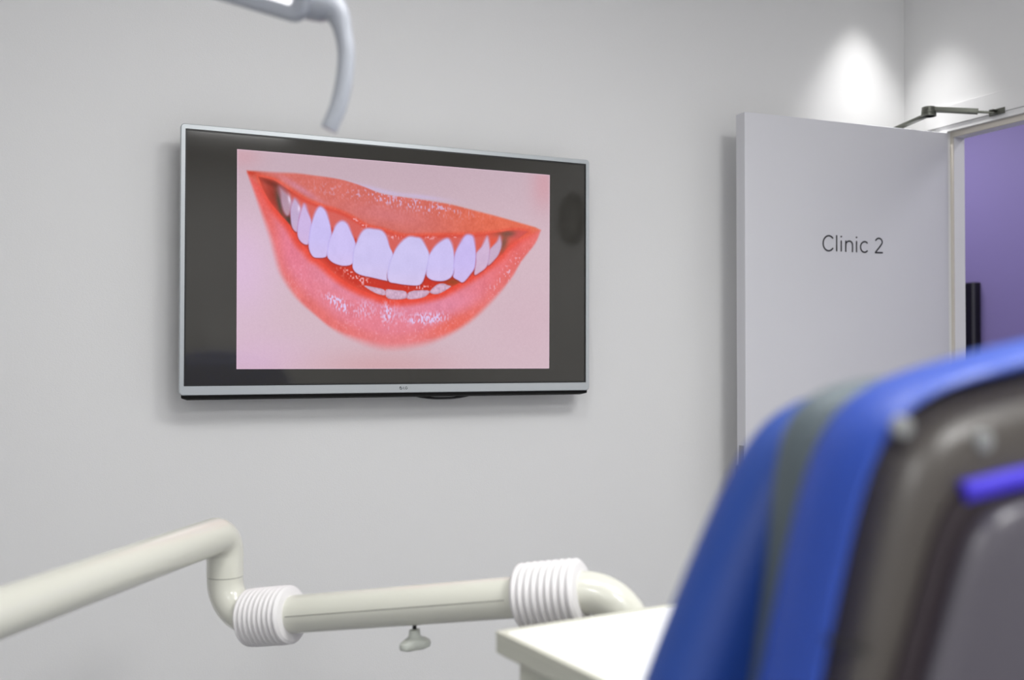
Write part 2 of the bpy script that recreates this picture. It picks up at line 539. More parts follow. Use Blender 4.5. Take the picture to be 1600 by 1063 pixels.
def rrect(w, h, r, n=6, cx=0.0, cz=0.0):
    pts = []
    for sx, sz, a0 in ((1, 1, 0), (-1, 1, 90), (-1, -1, 180), (1, -1, 270)):
        for k in range(n + 1):
            a = math.radians(a0 + 90 * k / n)
            pts.append((cx + sx * (w / 2 - r) + r * math.cos(a), cz + sz * (h / 2 - r) + r * math.sin(a)))
    return pts


def loft(loops, mtx=None, cap0=True, cap1=True, ring=False):
    """loops: list of (points2d, y) in the local x-z plane"""
    bm = bmesh.new()
    rs = [[bm.verts.new((p[0], y, p[1])) for p in pts] for pts, y in loops]
    n = len(rs[0])
    pairs = list(zip(rs[:-1], rs[1:])) + ([(rs[-1], rs[0])] if ring else [])
    for a_, b_ in pairs:
        for k in range(n):
            bm.faces.new((a_[k], a_[(k + 1) % n], b_[(k + 1) % n], b_[k]))
    if cap0 and not ring:
        bm.faces.new(rs[0])
    if cap1 and not ring:
        bm.faces.new(rs[-1][::-1])
    if mtx is not None:
        bmesh.ops.transform(bm, matrix=mtx, verts=bm.verts)
    return bm


SIDE_B, TOP_B, BOT_B = 0.0105, 0.0115, 0.0215
out = rrect(TVW, TVH, 0.009)
out2 = rrect(TVW - 0.003, TVH - 0.003, 0.008)
iw, ih, icz = TVW - 2 * SIDE_B, TVH - TOP_B - BOT_B, (BOT_B - TOP_B) / 2
inn = rrect(iw, ih, 0.0012, 6, 0, icz)
obj('front_frame', loft([(out, 0.012), (out, 0.0015), (out2, 0.0), (inn, 0.0), (inn, 0.005), (inn, 0.012)], tvm, ring=True), M['silver'], tv)
scr = obj('screen', box((-iw / 2 - 0.002, 0.0026, icz - ih / 2 - 0.002), (iw / 2 + 0.002, 0.011, icz + ih / 2 + 0.002), 0, tvm), M['screen'], tv, False)
gsk = loft([(rrect(iw - 0.0002, ih - 0.0002, 0.001, 6, 0, icz), 0.0012), (rrect(iw - 0.0002, ih - 0.0002, 0.001, 6, 0, icz), 0.0025), (rrect(iw - 0.007, ih - 0.007, 0.001, 6, 0, icz), 0.0025), (rrect(iw - 0.007, ih - 0.007, 0.001, 6, 0, icz), 0.0012)], tvm, ring=True)
obj('screen_border', gsk, M['black'], scr, False)
# back housing, tapering towards the wall
bk = loft([(rrect(TVW - 0.002, TVH - 0.002, 0.009), 0.0125), (rrect(TVW - 0.004, TVH - 0.004, 0.009), 0.022), (rrect(TVW - 0.05, TVH * 0.8, 0.02, 6, 0, -0.05), 0.045), (rrect(TVW - 0.16, TVH * 0.7, 0.02, 6, 0, -0.055), 0.056)], tvm)
obj('back_housing', bk, M['black'], tv)
lip = loft([(rrect(TVW - 0.010, 0.012, 0.004, 6, 0, -TVH / 2 - 0.002), 0.004), (rrect(TVW - 0.03, 0.018, 0.006, 6, 0, -TVH / 2 - 0.003), 0.018), (rrect(TVW - 0.06, 0.018, 0.006, 6, 0, -TVH / 2 - 0.003), 0.034), (rrect(TVW - 0.2, 0.012, 0.004, 6, 0, -TVH / 2 + 0.004), 0.045)], tvm)
obj('lower_lip', lip, M['matte_black'], tv)
obj('wall_bracket', boxes([((TVX - 0.22, TVY + 0.05, TVZ - 0.20), (TVX + 0.22, YT - 0.0005, TVZ + 0.12))], 0.004), M['black'], tv, False)
# sagging black cable under the set
cpts = [on_plane(x, y, (0, TVY + 0.035, 0), Vector((0, 1, 0))) for x, y in ((628, 606), (645, 617), (668, 621.5), (690, 622.5), (715, 621), (742, 615), (765, 606))]
obj('power_cable', tube([Vector(p) for p in catmull(cpts, 8)], 0.0032, 12), M['black'], tv)

# maker's mark on the lower bezel
lg = bmesh.new()
tvn = Vector((0, -1, 0))
lo_ = lambda px, py: (lambda p: np.array([p.x, p.z]))(on_plane(px, py, (0, TVY, 0), Vector((0, 1, 0))))
S = 26.667
L_ = lambda x, y: lo_(600 + x / S, 595 + y / S)
ribbon(lg, [L_(*p) for p in arc(705, 305, 52, 62, 75, 360, 24)], 0.0012, (0, TVY, 0), (1, 0, 0), (0, 0, 1), tvn, 0.0003)
ribbon(lg, [L_(*p) for p in [(757, 305), (725, 305)]], 0.0012, (0, TVY, 0), (1, 0, 0), (0, 0, 1), tvn, 0.0003)
ribbon(lg, [L_(*p) for p in [(706, 270), (706, 335), (722, 335)]], 0.0012, (0, TVY, 0), (1, 0, 0), (0, 0, 1), tvn, 0.0003)
ribbon(lg, [L_(*p) for p in arc(680, 280, 6, 7, 0, 360, 10)], 0.0012, (0, TVY, 0), (1, 0, 0), (0, 0, 1), tvn, 0.0003)
ribbon(lg, [L_(*p) for p in [(815, 255), (815, 355), (868, 355)]], 0.0013, (0, TVY, 0), (1, 0, 0), (0, 0, 1), tvn, 0.0003)
ribbon(lg, [L_(*p) for p in arc(930, 305, 42, 50, 45, 330, 16)], 0.0013, (0, TVY, 0), (1, 0, 0), (0, 0, 1), tvn, 0.0003)
ribbon(lg, [L_(*p) for p in [(968, 332), (972, 305), (935, 305)]], 0.0013, (0, TVY, 0), (1, 0, 0), (0, 0, 1), tvn, 0.0003)
obj('maker_logo', lg, M['logo'], tv, False)['label'] = 'small grey LG letters with a round mark'

# ---- the picture shown on the screen, painted onto a fine grid in the picture's own frame
PQ = [(370.5, 233), (859, 273.5), (858, 576), (369.5, 577)]                  # TL, TR, BR, BL


def homography(src, dst):
    A = []
    for (x, y), (u, v) in zip(src, dst):
        A.append([x, y, 1, 0, 0, 0, -u * x, -u * y, -u])
        A.append([0, 0, 0, x, y, 1, -v * x, -v * y, -v])
    _, _, vt = np.linalg.svd(np.array(A, float))
    return vt[-1].reshape(3, 3)


NXP, NYP = 700, 480
uu, vv = np.meshgrid(np.linspace(0, 1, NXP), np.linspace(0, 1, NYP))
Hm = homography([(0, 0), (1, 0), (1, 1), (0, 1)], PQ)
q = Hm @ np.stack([uu.ravel(), vv.ravel(), np.ones(uu.size)])
X, Y = (q[0] / q[2]).reshape(uu.shape), (q[1] / q[2]).reshape(uu.shape)
rng = np.random.default_rng(7)


def sdf(poly, x, y):
    poly = np.array(poly, float)
    d = np.full(x.shape, 1e9)
    s = np.zeros(x.shape, bool)
    for i in range(len(poly)):
        ax, ay = poly[i]
        bx, by = poly[(i + 1) % len(poly)]
        ex, ey = bx - ax, by - ay
        L2 = ex * ex + ey * ey
        if L2 < 1e-9:
            continue
        t = np.clip(((x - ax) * ex + (y - ay) * ey) / L2, 0, 1)
        d = np.minimum(d, (x - ax - t * ex) ** 2 + (y - ay - t * ey) ** 2)
        c = ((ay > y) != (by > y)) & (x < (bx - ax) * (y - ay) / (by - ay + 1e-12) + ax)
        s ^= c
    return np.where(s, -1, 1) * np.sqrt(d)


def sm(a, b, x):
    t = np.clip((x - a) / (b - a), 0, 1)
    return t * t * (3 - 2 * t)


def vnoise(scale_x, scale_y, seed):
    r = np.random.default_rng(seed)
    g = r.random((int(600 / scale_y) + 4, int(900 / scale_x) + 4))
    gx_, gy_ = X / scale_x, Y / scale_y
    i, j = np.floor(gx_).astype(int), np.floor(gy_).astype(int)
    fx, fy = gx_ - i, gy_ - j
    fx, fy = fx * fx * (3 - 2 * fx), fy * fy * (3 - 2 * fy)
    return (g[j, i] * (1 - fx) + g[j, i + 1] * fx) * (1 - fy) + (g[j + 1, i] * (1 - fx) + g[j + 1, i + 1] * fx) * fy


def blend(img, col, a):
    return img * (1 - a[..., None]) + np.array(col, float) * a[..., None]


def blob(cx, cy, sx, sy, ang=0.0):
    c, s = math.cos(math.radians(ang)), math.sin(math.radians(ang))
    dx, dy = X - cx, Y - cy
    return np.exp(-(((dx * c + dy * s) / sx) ** 2 + ((-dx * s + dy * c) / sy) ** 2))


img = np.zeros(X.shape + (3,)) + np.array([207, 180, 191.0])
img = blend(img, (194, 170, 182), sm(400, 250, Y) * 0.8)
img = blend(img, (214, 182, 212), blob(375, 420, 60, 90) * 0.9)
img = blend(img, (212, 178, 205), blob(400, 560, 90, 40) * 0.8)
img = blend(img, (204, 160, 165), blob(600, 575, 110, 30) * 0.8)
img = blend(img, (205, 155, 165), blob(850, 290, 20, 40) * 0.8)
img = blend(img, (206, 176, 188), blob(820, 500, 60, 60) * 0.8)
img = blend(img, (205, 160, 170), blob(380, 245, 30, 20) * 0.7)

up_top = [(386, 267), (411, 268.5), (436, 270), (462, 271), (487, 274), (529, 280), (563, 290), (597, 303), (635, 309), (670, 314), (705, 320), (740, 329), (775, 338), (810, 348), (845, 358)]
low_bot = [(845, 360), (836, 381), (815, 408), (798, 436), (769, 470), (732, 504), (694, 526), (656, 538), (604, 543), (558, 531), (520, 514), (492, 492), (463, 465), (440, 430), (430, 399), (423, 372), (410, 335), (396, 297), (386, 270)]
lips = catmull(up_top, 4)[:-1] + catmull(low_bot, 4)
op_top = [(404, 276), (428, 282), (445, 293), (466, 306), (482, 315), (504, 323), (527, 330), (549, 340), (574, 354), (596, 359), (611, 364), (632, 369), (660, 368.5), (688, 368), (722, 367.5), (745, 367), (780, 363), (801, 360), (826, 361)]
op_bot = [(826, 362), (808, 375), (793, 388), (783, 399), (760, 416), (739, 430), (705, 449), (686, 458), (667, 463), (646, 467), (623, 469), (606, 468), (586, 461.5), (557, 450), (529, 433), (501, 408), (489, 401), (480, 390), (470, 380), (463, 369), (453, 352), (439, 336), (424, 318), (412, 298), (404, 278)]
opening = catmull(op_top, 4)[:-1] + catmull(op_bot, 4)
dl = sdf(lips, X, Y)
do = sdf(opening, X, Y)
is_low = sm(-6, 6, Y - np.interp(X, [386, 450, 520, 640, 740, 845], [272, 330, 372, 420, 400, 360]))
soft = 4.5 + 9 * blob(430, 400, 60, 130) + 16 * blob(600, 545, 140, 28) + 7 * blob(750, 490, 60, 60) - 1.5 * sm(330, 300, Y)
# upper lip
upc = np.zeros_like(img) + np.array([210, 108, 98.0])
upc = blend(upc, (224, 104, 76), sm(640, 780, X) * 0.95)
upc = blend(upc, (208, 118, 122), blob(600, 335, 70, 16, 10) * 0.8)
upc = blend(upc, (206, 128, 145), blob(470, 296, 40, 5, 32) * 0.9)
upc = blend(upc, (226, 84, 62), sm(-9, -1, -do) * (is_low < 0.5) * sm(9, 1, do) * 0.8)
upc = blend(upc, (200, 60, 40), blob(392, 269, 14, 8) * 0.9)
# lower lip
lwc = np.zeros_like(img) + np.array([224, 122, 138.0])
lwc = blend(lwc, (224, 108, 104), sm(40, 0, -dl) * 0.0 + sm(26, 6, -dl) * 0.9)
lwc = blend(lwc, (230, 100, 84), blob(705, 510, 60, 16, -30) * 0.9)
lwc = blend(lwc, (222, 134, 160), blob(560, 455, 90, 16, 22) * 0.85)
lwc = blend(lwc, (222, 134, 160), blob(690, 478, 60, 16, -12) * 0.85)
lwc = blend(lwc, (224, 116, 140), blob(455, 395, 20, 50, -25) * 0.8)
lwc = blend(lwc, (226, 132, 142), blob(620, 535, 120, 16) * 0.6)
lwc = blend(lwc, (228, 70, 52), sm(15, 2, do))
lwc = blend(lwc, (226, 92, 88), blob(408, 320, 12, 50, -18) * 0.8)
lwc = blend(lwc, (228, 96, 92), blob(800, 400, 14, 60, 42) * 0.6)
lipc = upc * (1 - is_low[..., None]) + lwc * is_low[..., None]
# fine texture and gloss
fine = vnoise(2.2, 3.2, 1)
fine2 = vnoise(1.5, 4.5, 2)
fine3 = vnoise(9, 14, 3)
lipc = lipc + ((fine - 0.5) * 9 + (fine3 - 0.5) * 8)[..., None]
gl_up = blob(600, 309, 36, 8, 12) * 1.35 + blob(640, 318, 60, 10, 10) * 0.6 + blob(520, 297, 45, 12, 12) * 0.35 + blob(690, 326, 55, 12, 8) * 0.5
lipc = blend(lipc, (208, 172, 205), np.clip(gl_up * sm(0.50, 0.85, fine * 0.6 + fine2 * 0.4) * 1.3, 0, 0.9))
gl_lo = blob(530, 475, 19, 7, 30) * 2.2 + blob(570, 484, 12, 12, 10) * 0.6 + blob(606, 490, 9, 18, 0) * 0.8 + blob(668, 498, 26, 7, -6) * 1.7 + blob(615, 492, 60, 10, 8) * 0.3
lipc = blend(lipc, (218, 198, 240), np.clip(gl_lo * sm(0.38, 0.78, fine * 0.45 + fine2 * 0.55) * 1.2, 0, 0.92))
gl_sp = blob(790, 430, 12, 55, 40) + blob(470, 440, 30, 30) * 0.3 + blob(620, 510, 90, 24) * 0.5
lipc = blend(lipc, (226, 180, 205), np.clip(gl_sp * sm(0.76, 0.9, fine) * 0.8, 0, 0.8))
la = sm(0.5, -0.5, dl / soft)
img = blend(img, (200, 182, 215), np.clip(blob(585, 296, 45, 4, 14) + blob(660, 308, 40, 3.5, 7), 0, 1) * 0.8)
img = img * (1 - la[..., None]) + lipc * la[..., None]
# mouth interior
inn_c = np.zeros_like(img) + np.array([196, 44, 24.0])
inn_c = blend(inn_c, (212, 100, 94), sm(34, 26, Y - np.interp(X, [p[0] for p in op_top], [p[1] for p in op_top])) * 0.9)      # gum
inn_c = blend(inn_c, (214, 66, 48), sm(7, 1, -do) * 0.7)
inn_c = blend(inn_c, (226, 78, 52), blob(775, 382, 26, 18) * 0.8)
inn_c = blend(inn_c, (150, 44, 28), blob(428, 305, 14, 24, -25))
inn_c = blend(inn_c, (118, 34, 20), blob(426, 288, 24, 5, 26) * 0.9)
inn_c = blend(inn_c, (70, 50, 40), blob(451, 344, 6, 12, -20))
inn_c = blend(inn_c, (74, 62, 52), blob(437, 318, 5, 26, -12) * 0.9)
inn_c = blend(inn_c, (112, 66, 52), blob(797, 366, 20, 5, 0) * 1.0)
inn_c = blend(inn_c, (116, 74, 58), blob(787, 380, 6, 16, 18) * 0.9)
inn_c = blend(inn_c, (214, 80, 78), blob(812, 366, 14, 8, -30) * 0.8)
inn_c = blend(inn_c, (150, 64, 20), blob(708, 441, 14, 6) * 0.9)
sp1 = blob(565, 437, 14, 8, 30) + blob(548, 428, 14, 6, 30) * 0.7 + blob(655, 449, 18, 4) + blob(532, 424, 12, 8) * 0.4
inn_c = blend(inn_c, (232, 170, 180), np.clip(sp1 * sm(0.55, 0.8, fine) * 1.2, 0, 0.9))
oa = sm(1.6, -1.6, do)
img = img * (1 - oa[..., None]) + inn_c * oa[..., None]

lower_teeth = [
    [(569, 447), (586.6, 449.5), (600.7, 453.5), (601, 462), (585, 458)],
    [(602.8, 453), (617.6, 453.5), (634, 456), (633.5, 467), (606, 467)],
    [(637.4, 458), (650, 454), (671, 455), (662, 465), (637.4, 468)],
    [(671, 457), (681, 446), (691, 443), (699.4, 445.7), (704, 449), (684, 460)],
]
upper_teeth = [
    ([(436.5, 292), (448, 301), (455, 312), (454.5, 326), (452, 336), (446.6, 337), (441, 326), (437, 305)], (176, 142, 162), 3.0),
    ([(460.5, 310), (469.5, 325), (467.5, 340), (465.5, 353), (463.5, 363), (457, 357), (454, 344), (454, 323)], (192, 168, 204), 1.6),
    ([(781, 369), (784, 382), (780, 396), (774, 405), (762, 415.5), (764.5, 396), (766, 389), (776, 378)], (196, 168, 196), 1.4),
    ([(761, 369), (765, 382), (765, 397), (761, 416), (750, 426), (741, 429.5), (743.3, 410), (744, 396), (752, 386)], (204, 176, 208), 1.4),
    ([(476, 318.5), (482, 333), (486.6, 347), (485, 363), (482.5, 381), (475, 382), (467, 374.5), (464.2, 363), (466, 346), (470.6, 326)], (202, 178, 224), 1.4),
    ([(499.4, 322.6), (508, 328), (513.5, 342), (518, 364), (514.5, 380), (511, 400.5), (496, 403.5), (487.5, 400), (482, 386), (483.5, 363), (487, 347), (492.5, 331)], (200, 188, 240), 1.3),
    ([(534, 345), (543, 350), (549.6, 365), (555.5, 381), (553, 395), (550.8, 412), (538, 416), (523, 412.5), (513.5, 405.5), (511, 398), (513, 379), (518.8, 364), (525, 351)], (203, 190, 240), 1.3),
    ([(727.7, 367), (738, 368), (741.5, 376.7), (743.6, 396.5), (742, 417.6), (736, 428), (724, 441.5), (716, 438.8), (707, 431.5), (708.6, 410.6), (711, 395), (719.5, 378)], (199, 184, 238), 1.3),
    ([(696.7, 372.5), (704, 376.7), (708.9, 392), (709.7, 410.6), (707.3, 429.5), (699.5, 437.4), (688, 440), (673, 437.6), (665.4, 429), (667.6, 410.6), (670.6, 398), (681, 383)], (203, 192, 240), 1.3),
    ([(572, 357), (584, 357.5), (596.4, 360), (604, 369.5), (609, 386.4), (613.8, 398), (609, 415), (606, 437), (602, 439), (582, 434.5), (561, 429.5), (551.5, 421), (550.6, 409), (552, 391), (555.5, 381.5), (563, 365)], (203, 193, 238), 1.2),
    ([(637, 370), (650, 370.5), (658, 373), (665, 384), (670.7, 398), (668.4, 414), (664.5, 430), (660, 441.5), (653, 446.5), (636, 446), (619, 443.5), (606.4, 439), (606.6, 417.5), (613.5, 398), (623, 382)], (203, 194, 238), 1.2),
]
for poly in lower_teeth:
    p = catmull(poly, 4, True)
    d = sdf(p, X, Y)
    c = np.zeros_like(img) + np.array([204, 168, 194.0])
    c = blend(c, (186, 138, 160), sm(3, 0, -d) * 0.8) + ((fine - 0.5) * 26)[..., None]
    a_ = sm(1.0, -1.0, d)
    img = img * (1 - a_[..., None]) + c * a_[..., None]
for poly, col, sf in upper_teeth:
    p = catmull(poly, 4, True)
    x0_, x1_ = min(k[0] for k in p) - 6, max(k[0] for k in p) + 6
    y0_, y1_ = min(k[1] for k in p) - 6, max(k[1] for k in p) + 6
    bb = (X > x0_) & (X < x1_) & (Y > y0_) & (Y < y1_)
    ii = np.where(bb.any(1))[0]
    jj = np.where(bb.any(0))[0]
    sl_ = (slice(ii[0], ii[-1] + 1), slice(jj[0], jj[-1] + 1))
    d = sdf(p, X[sl_], Y[sl_])
    c = np.zeros(d.shape + (3,)) + np.array(col, float)
    tint = np.array([-14, -16, -6.0])
    c = c + tint * sm(2.6, 0, -d)[..., None]
    tt = np.clip((Y[sl_] - y0_) / (y1_ - y0_), 0, 1)
    c = c + (np.array([5, 0, -6.0]) * sm(0.55, 1.0, tt)[..., None]) + ((fine3[sl_] - 0.5) * 5)[..., None]
    topsoft = sf * (1 + 1.6 * sm(0.5, 0.1, tt))
    # thin dark line under the biting edge
    sh_ = sm(2.4, 0.2, np.abs(d)) * sm(0.62, 0.85, tt) * (d > 0)
    base = img[sl_]
    base = base * (1 - 0.55 * sh_[..., None]) + np.array([110, 20, 24.0]) * 0.55 * sh_[..., None]
    a_ = sm(1, -1, d / topsoft)
    img[sl_] = base * (1 - a_[..., None]) + c * a_[..., None]
img = blend(img, (240, 225, 250), np.clip(blob(452, 312, 2.2, 7, -8) + blob(467, 326, 2, 5), 0, 1) * 0.7)
sp2 = blob(618, 371, 12, 3) + blob(568, 354, 6, 3) + blob(553, 344, 8, 3, 20) + blob(672, 372, 8, 2.5) + blob(712, 370, 5, 2)
img = blend(img, (235, 170, 180), np.clip(sp2 * sm(0.55, 0.75, fine) * 1.1, 0, 0.8))
# scan texture, faint bright edge of the picture
img = img + ((vnoise(1.3, 1.3, 11) - 0.5) * 5)[..., None]
edge = np.minimum(np.minimum(uu, 1 - uu) * 488, np.minimum(vv, 1 - vv) * 320)
img = blend(img, (232, 200, 220), sm(1.6, 0.4, edge) * 0.6)
img = np.clip(img, 0, 255) / 255.0
linr = np.where(img <= 0.04045, img / 12.92, ((img + 0.055) / 1.055) ** 2.4)
PIC_GAIN = 1.0
linr = np.clip(linr - 0.008, 0, 1)

corners = [on_plane(px, py, (0, TVY + 0.0018, 0), Vector((0, 1, 0))) for px, py in PQ]
x0_ = (corners[0].x + corners[3].x) / 2
x1_ = (corners[1].x + corners[2].x) / 2
z1_ = (corners[0].z + corners[1].z) / 2
z0_ = (corners[2].z + corners[3].z) / 2
print('picture frame', [tuple(round(v, 4) for v in c) for c in corners])
co = np.zeros((NYP, NXP, 3))
UU, VV = uu, vv
for k in range(3):
    c00, c10, c11, c01 = [c[k] for c in corners]
    co[..., k] = c00 * (1 - UU) * (1 - VV) + c10 * UU * (1 - VV) + c11 * UU * VV + c01 * (1 - UU) * VV
idx = np.arange(NXP * NYP).reshape(NYP, NXP)
quads = np.stack([idx[:-1, :-1], idx[1:, :-1], idx[1:, 1:], idx[:-1, 1:]], -1).reshape(-1, 4)
pm = bpy.data.meshes.new('displayed_picture')
pm.vertices.add(NXP * NYP)
pm.vertices.foreach_set('co', co.reshape(-1))
pm.loops.add(len(quads) * 4)
pm.loops.foreach_set('vertex_index', quads.reshape(-1))
pm.polygons.add(len(quads))
pm.polygons.foreach_set('loop_start', np.arange(0, len(quads) * 4, 4))
pm.update(calc_edges=True)
ca = pm.color_attributes.new('picture', 'FLOAT_COLOR', 'POINT')
rgba = np.ones((NXP * NYP, 4), np.float32)
rgba[:, :3] = linr.reshape(-1, 3)
ca.data.foreach_set('color', rgba.reshape(-1))
mp = bpy.data.materials.new('screen_picture')
mp.use_nodes = True
nt = mp.node_tree
b = nt.nodes['Principled BSDF']
b.inputs['Base Color'].default_value = (0.004, 0.004, 0.004, 1)
b.inputs['Roughness'].default_value = 0.06
at = nt.nodes.new('ShaderNodeAttribute')
at.attribute_name = 'picture'
nt.links.new(at.outputs['Color'], b.inputs['Emission Color'])
b.inputs['Emission Strength'].default_value = PIC_GAIN * 2 ** (-EXPOSURE)
obj('displayed_picture', pm, mp, scr, False)['label'] = 'picture of a wide white smile with red lips'

# ------------------------------------------------------------------ jointed support arm with ribbed sleeves
R_T = 0.033
pA = P(-230, 1040, 1.12)
pB = P(0, 958, 1.30)
pC = P(352, 832, 1.86)      # upper elbow
pD = P(350, 962, 1.90)      # lower elbow
pE = P(905, 926, 1.60)      # end of the second tube
pF = P(985, 925, 1.57)
arm = thing('jointed_arm', (0, 0, 0), 'cream jointed pipe arm with two white ribbed sleeves, running behind the white cabinet', 'arm')
pF = P(990, 919, 1.585)
pG = Vector((pF.x, pF.y, 0.012))
arm.location = Vector((pG.x, pG.y, 0))


def lerp(a, b, t):
    return Vector(a) * (1 - t) + Vector(b) * t


up_c = P(352, 905, 1.88)
dirBC = (pC - pB).normalized()
pBext = pB - dirBC * 0.42
low_c = Vector((pC.x, pC.y, pC.z - (P(352, 832, 1.86) - P(352, 900, 1.86)).length))
pD = Vector((pC.x, pC.y, P(352, 968, 1.86).z))
up_path = [pBext, pB, lerp(pB, pC, 0.5)] + bend(pB, pC, pD, 0.042) + [low_c + Vector((0, 0, 0.0006))]
obj('upper_tube', tube(up_path, R_T * 0.99, 48), M['cream'], arm)
obj('joint_ring', tube([low_c + Vector((0, 0, 0.0006)), low_c - Vector((0, 0, 0.0006))], R_T * 0.965, 48), M['seam'], arm)
s2 = (pE - pD).normalized()
el_path = [low_c - Vector((0, 0, 0.0006))] + bend(low_c, pD, pE, 0.062) + [pD + s2 * 0.13]
obj('lower_elbow', tube(el_path, R_T * 0.97, 48), M['cream'], arm)


def bellows(a, b, r, n=8, name='ribbed_sleeve'):
    a, b = Vector(a), Vector(b)
    d = b - a
    pts, rad = [a], [r * 0.72]
    per = 12
    for i in range(n * per + 1):
        t = i / (n * per)
        pts.append(a + d * (0.02 + 0.96 * t))
        rad.append(r * (1 - 0.085 * (0.5 + 0.5 * math.cos(2 * math.pi * i / per)) ** 1.6) * (1 - 0.03 * (abs(t - 0.5) * 2) ** 6))
    pts.append(b)
    rad.append(r * 0.72)
    return obj(name, tube(pts, rad, 56), M['ribbed'], arm)


on_axis = lambda px: min((pD + s2 * (k * 0.001) for k in range(0, 900)), key=lambda p: abs(((p - CAM).dot(RGT) / (p - CAM).dot(FWD)) * F_PX + 800 - px))
bellows(on_axis(388), on_axis(458), 0.0515, 9)
obj('lower_tube', tube([on_axis(450), on_axis(815)], R_T, 48), M['cream'], arm)
# seam line along the tube
side = s2.cross(Vector((0, 0, 1))).normalized()
towards = side if side.dot(CAM - pD) > 0 else -side
sd = (towards * 0.995 + Vector((0, 0, 0.08))).normalized()
obj('tube_seam', tube([on_axis(462) + sd * (R_T * 0.9985), on_axis(800) + sd * (R_T * 0.9985)], 0.0006, 8), M['seam'], arm)
bellows(on_axis(812), on_axis(912), 0.0535, 9)
pEl = pF
q0 = on_axis(900)
dirp = (pEl - q0).normalized()
obj('end_elbow', tube([q0] + bend(q0, pEl, pG, 0.075, 20) + [Vector((pG.x, pG.y, 0.75))], R_T, 48), M['cream'], arm)
obj('floor_post', tube([Vector((pG.x, pG.y, 0.75)), Vector((pG.x, pG.y, 0.02))], R_T * 1.15, 40), M['cream'], arm)
obj('floor_plate', tube([Vector((pG.x, pG.y, 0.0)), Vector((pG.x, pG.y, 0.016)), Vector((pG.x, pG.y, 0.022))], [0.10, 0.10, 0.09], 48), M['cream'], arm)
# lobed clamping knob under the tube
kb = on_axis(648)
kd = Vector((0, 0, -1))
stem = obj('knob_stem', tube([kb + kd * (R_T * 0.9), kb + kd * 0.046], 0.0035, 16), M['black'], arm)
kn = bmesh.new()
NS = 48
k0 = kb + kd * 0.040
prof = [(0.0, 0.006), (0.001, 0.009), (0.010, 0.010), (0.013, 0.012), (0.0155, 0.018), (0.019, 0.0222), (0.024, 0.0235), (0.029, 0.0222), (0.032, 0.018), (0.033, 0.009)]
prev = None
rings = []
for dz, r in prof:
    lob = max(0.0, min(1.0, (r - 0.010) / 0.012)) * (1 if dz > 0.011 else 0)
    ring = []
    for k in range(NS):
        th = 2 * math.pi * k / NS
        rr_ = r * (1 + lob * 0.24 * math.cos(3 * th + 0.9))
        ring.append(kn.verts.new(k0 + RGT * (rr_ * math.cos(th)) + Vector((FWD.x, FWD.y, 0)).normalized() * (rr_ * math.sin(th)) + kd * dz + Vector((0, 0, 0.10 * rr_ * math.cos(th)))))
    rings.append(ring)
for a_, b_ in zip(rings[:-1], rings[1:]):
    for k in range(NS):
        kn.faces.new((a_[k], a_[(k + 1) % NS], b_[(k + 1) % NS], b_[k]))
kn.faces.new(rings[0])
kn.faces.new(rings[-1][::-1])
obj('clamp_knob', kn, M['knob'], arm)['label'] = 'grey three lobed clamping knob'

# ------------------------------------------------------------------ white instrument cabinet
ZT = 0.985
cc = on_plane(774, 986, (0, 0, ZT), Vector((0, 0, 1)))
az = math.radians(6.1)
ex = Vector((math.cos(az), math.sin(az), 0))
ey = Vector((math.sin(az), -math.cos(az), 0))        # towards the room's middle (camera side)
CL, CD = 0.56, 0.33
cm = Matrix(((ex.x, -ey.x, 0, cc.x), (ex.y, -ey.y, 0, cc.y), (0, 0, 1, 0), (0, 0, 0, 1)))   # x along far edge, y away; the body lies at -y
cab = thing('instrument_cabinet', cm @ Vector((CL / 2, -CD / 2, 0)), 'low cream cabinet with a raised rim top under the ribbed pipe arm', 'cabinet', rz=az)
tp = bmesh.new()
add_box(tp, (0, -CD, ZT - 0.028), (CL, 0, ZT - 0.004), 0.003, cm)
for lo, hi in (((0, -CD, ZT - 0.006), (0.010, 0, ZT)), ((CL - 0.010, -CD, ZT - 0.006), (CL, 0, ZT)), ((0.010, -0.010, ZT - 0.006), (CL - 0.010, 0, ZT)), ((0.010, -CD, ZT - 0.006), (CL - 0.010, -CD + 0.010, ZT))):
    add_box(tp, lo, hi, 0.0015, cm)
obj('worktop', tp, M['cream_plastic'], cab, False)
obj('body', box((0.022, -CD + 0.02, 0.075), (CL - 0.022, -0.02, ZT - 0.028), 0.004, cm), M['cream_plastic'], cab, False)
zz = [0.09, 0.38, 0.60, 0.80, 0.945]
for a_, b_ in zip(zz[:-1], zz[1:]):
    dr = obj('drawer', box((0.03, -CD + 0.004, a_ + 0.004), (CL - 0.03, -CD + 0.0195, b_ - 0.004), 0.003, cm), M['cream_plastic'], cab, False)
    hp_ = [cm @ Vector((CL / 2 + s_ * 0.07, -CD + 0.004 - d_, (a_ + b_) / 2)) for s_, d_ in ((-1, 0), (-1, 0.022), (1, 0.022), (1, 0))]
    obj('drawer_handle', tube([hp_[0]] + bend(hp_[0], hp_[1], hp_[2], 0.008, 6) + bend(hp_[1], hp_[2], hp_[3], 0.008, 6) + [hp_[3]], 0.004, 12), M['steel'], dr)
for x in (0.06, CL - 0.06):
    for y in (-CD + 0.06, -0.06):
        w_ = bmesh.new()
        p_ = cm @ Vector((x, y, 0.028))
        add_tube(w_, [p_ - ex * 0.010, p_ + ex * 0.010], 0.028, 28)
        co_ = obj('caster', w_, M['black'], cab)
        obj('caster_fork', boxes([((p_.x - 0.016, p_.y - 0.008, 0.05), (p_.x + 0.016, p_.y + 0.008, 0.0755))], 0.002), M['steel'], co_, False)
ln = box((0.0105, -CD + 0.0105, ZT - 0.0038), (CL - 0.0105, -0.0105, ZT - 0.0012), 0.0008, cm)
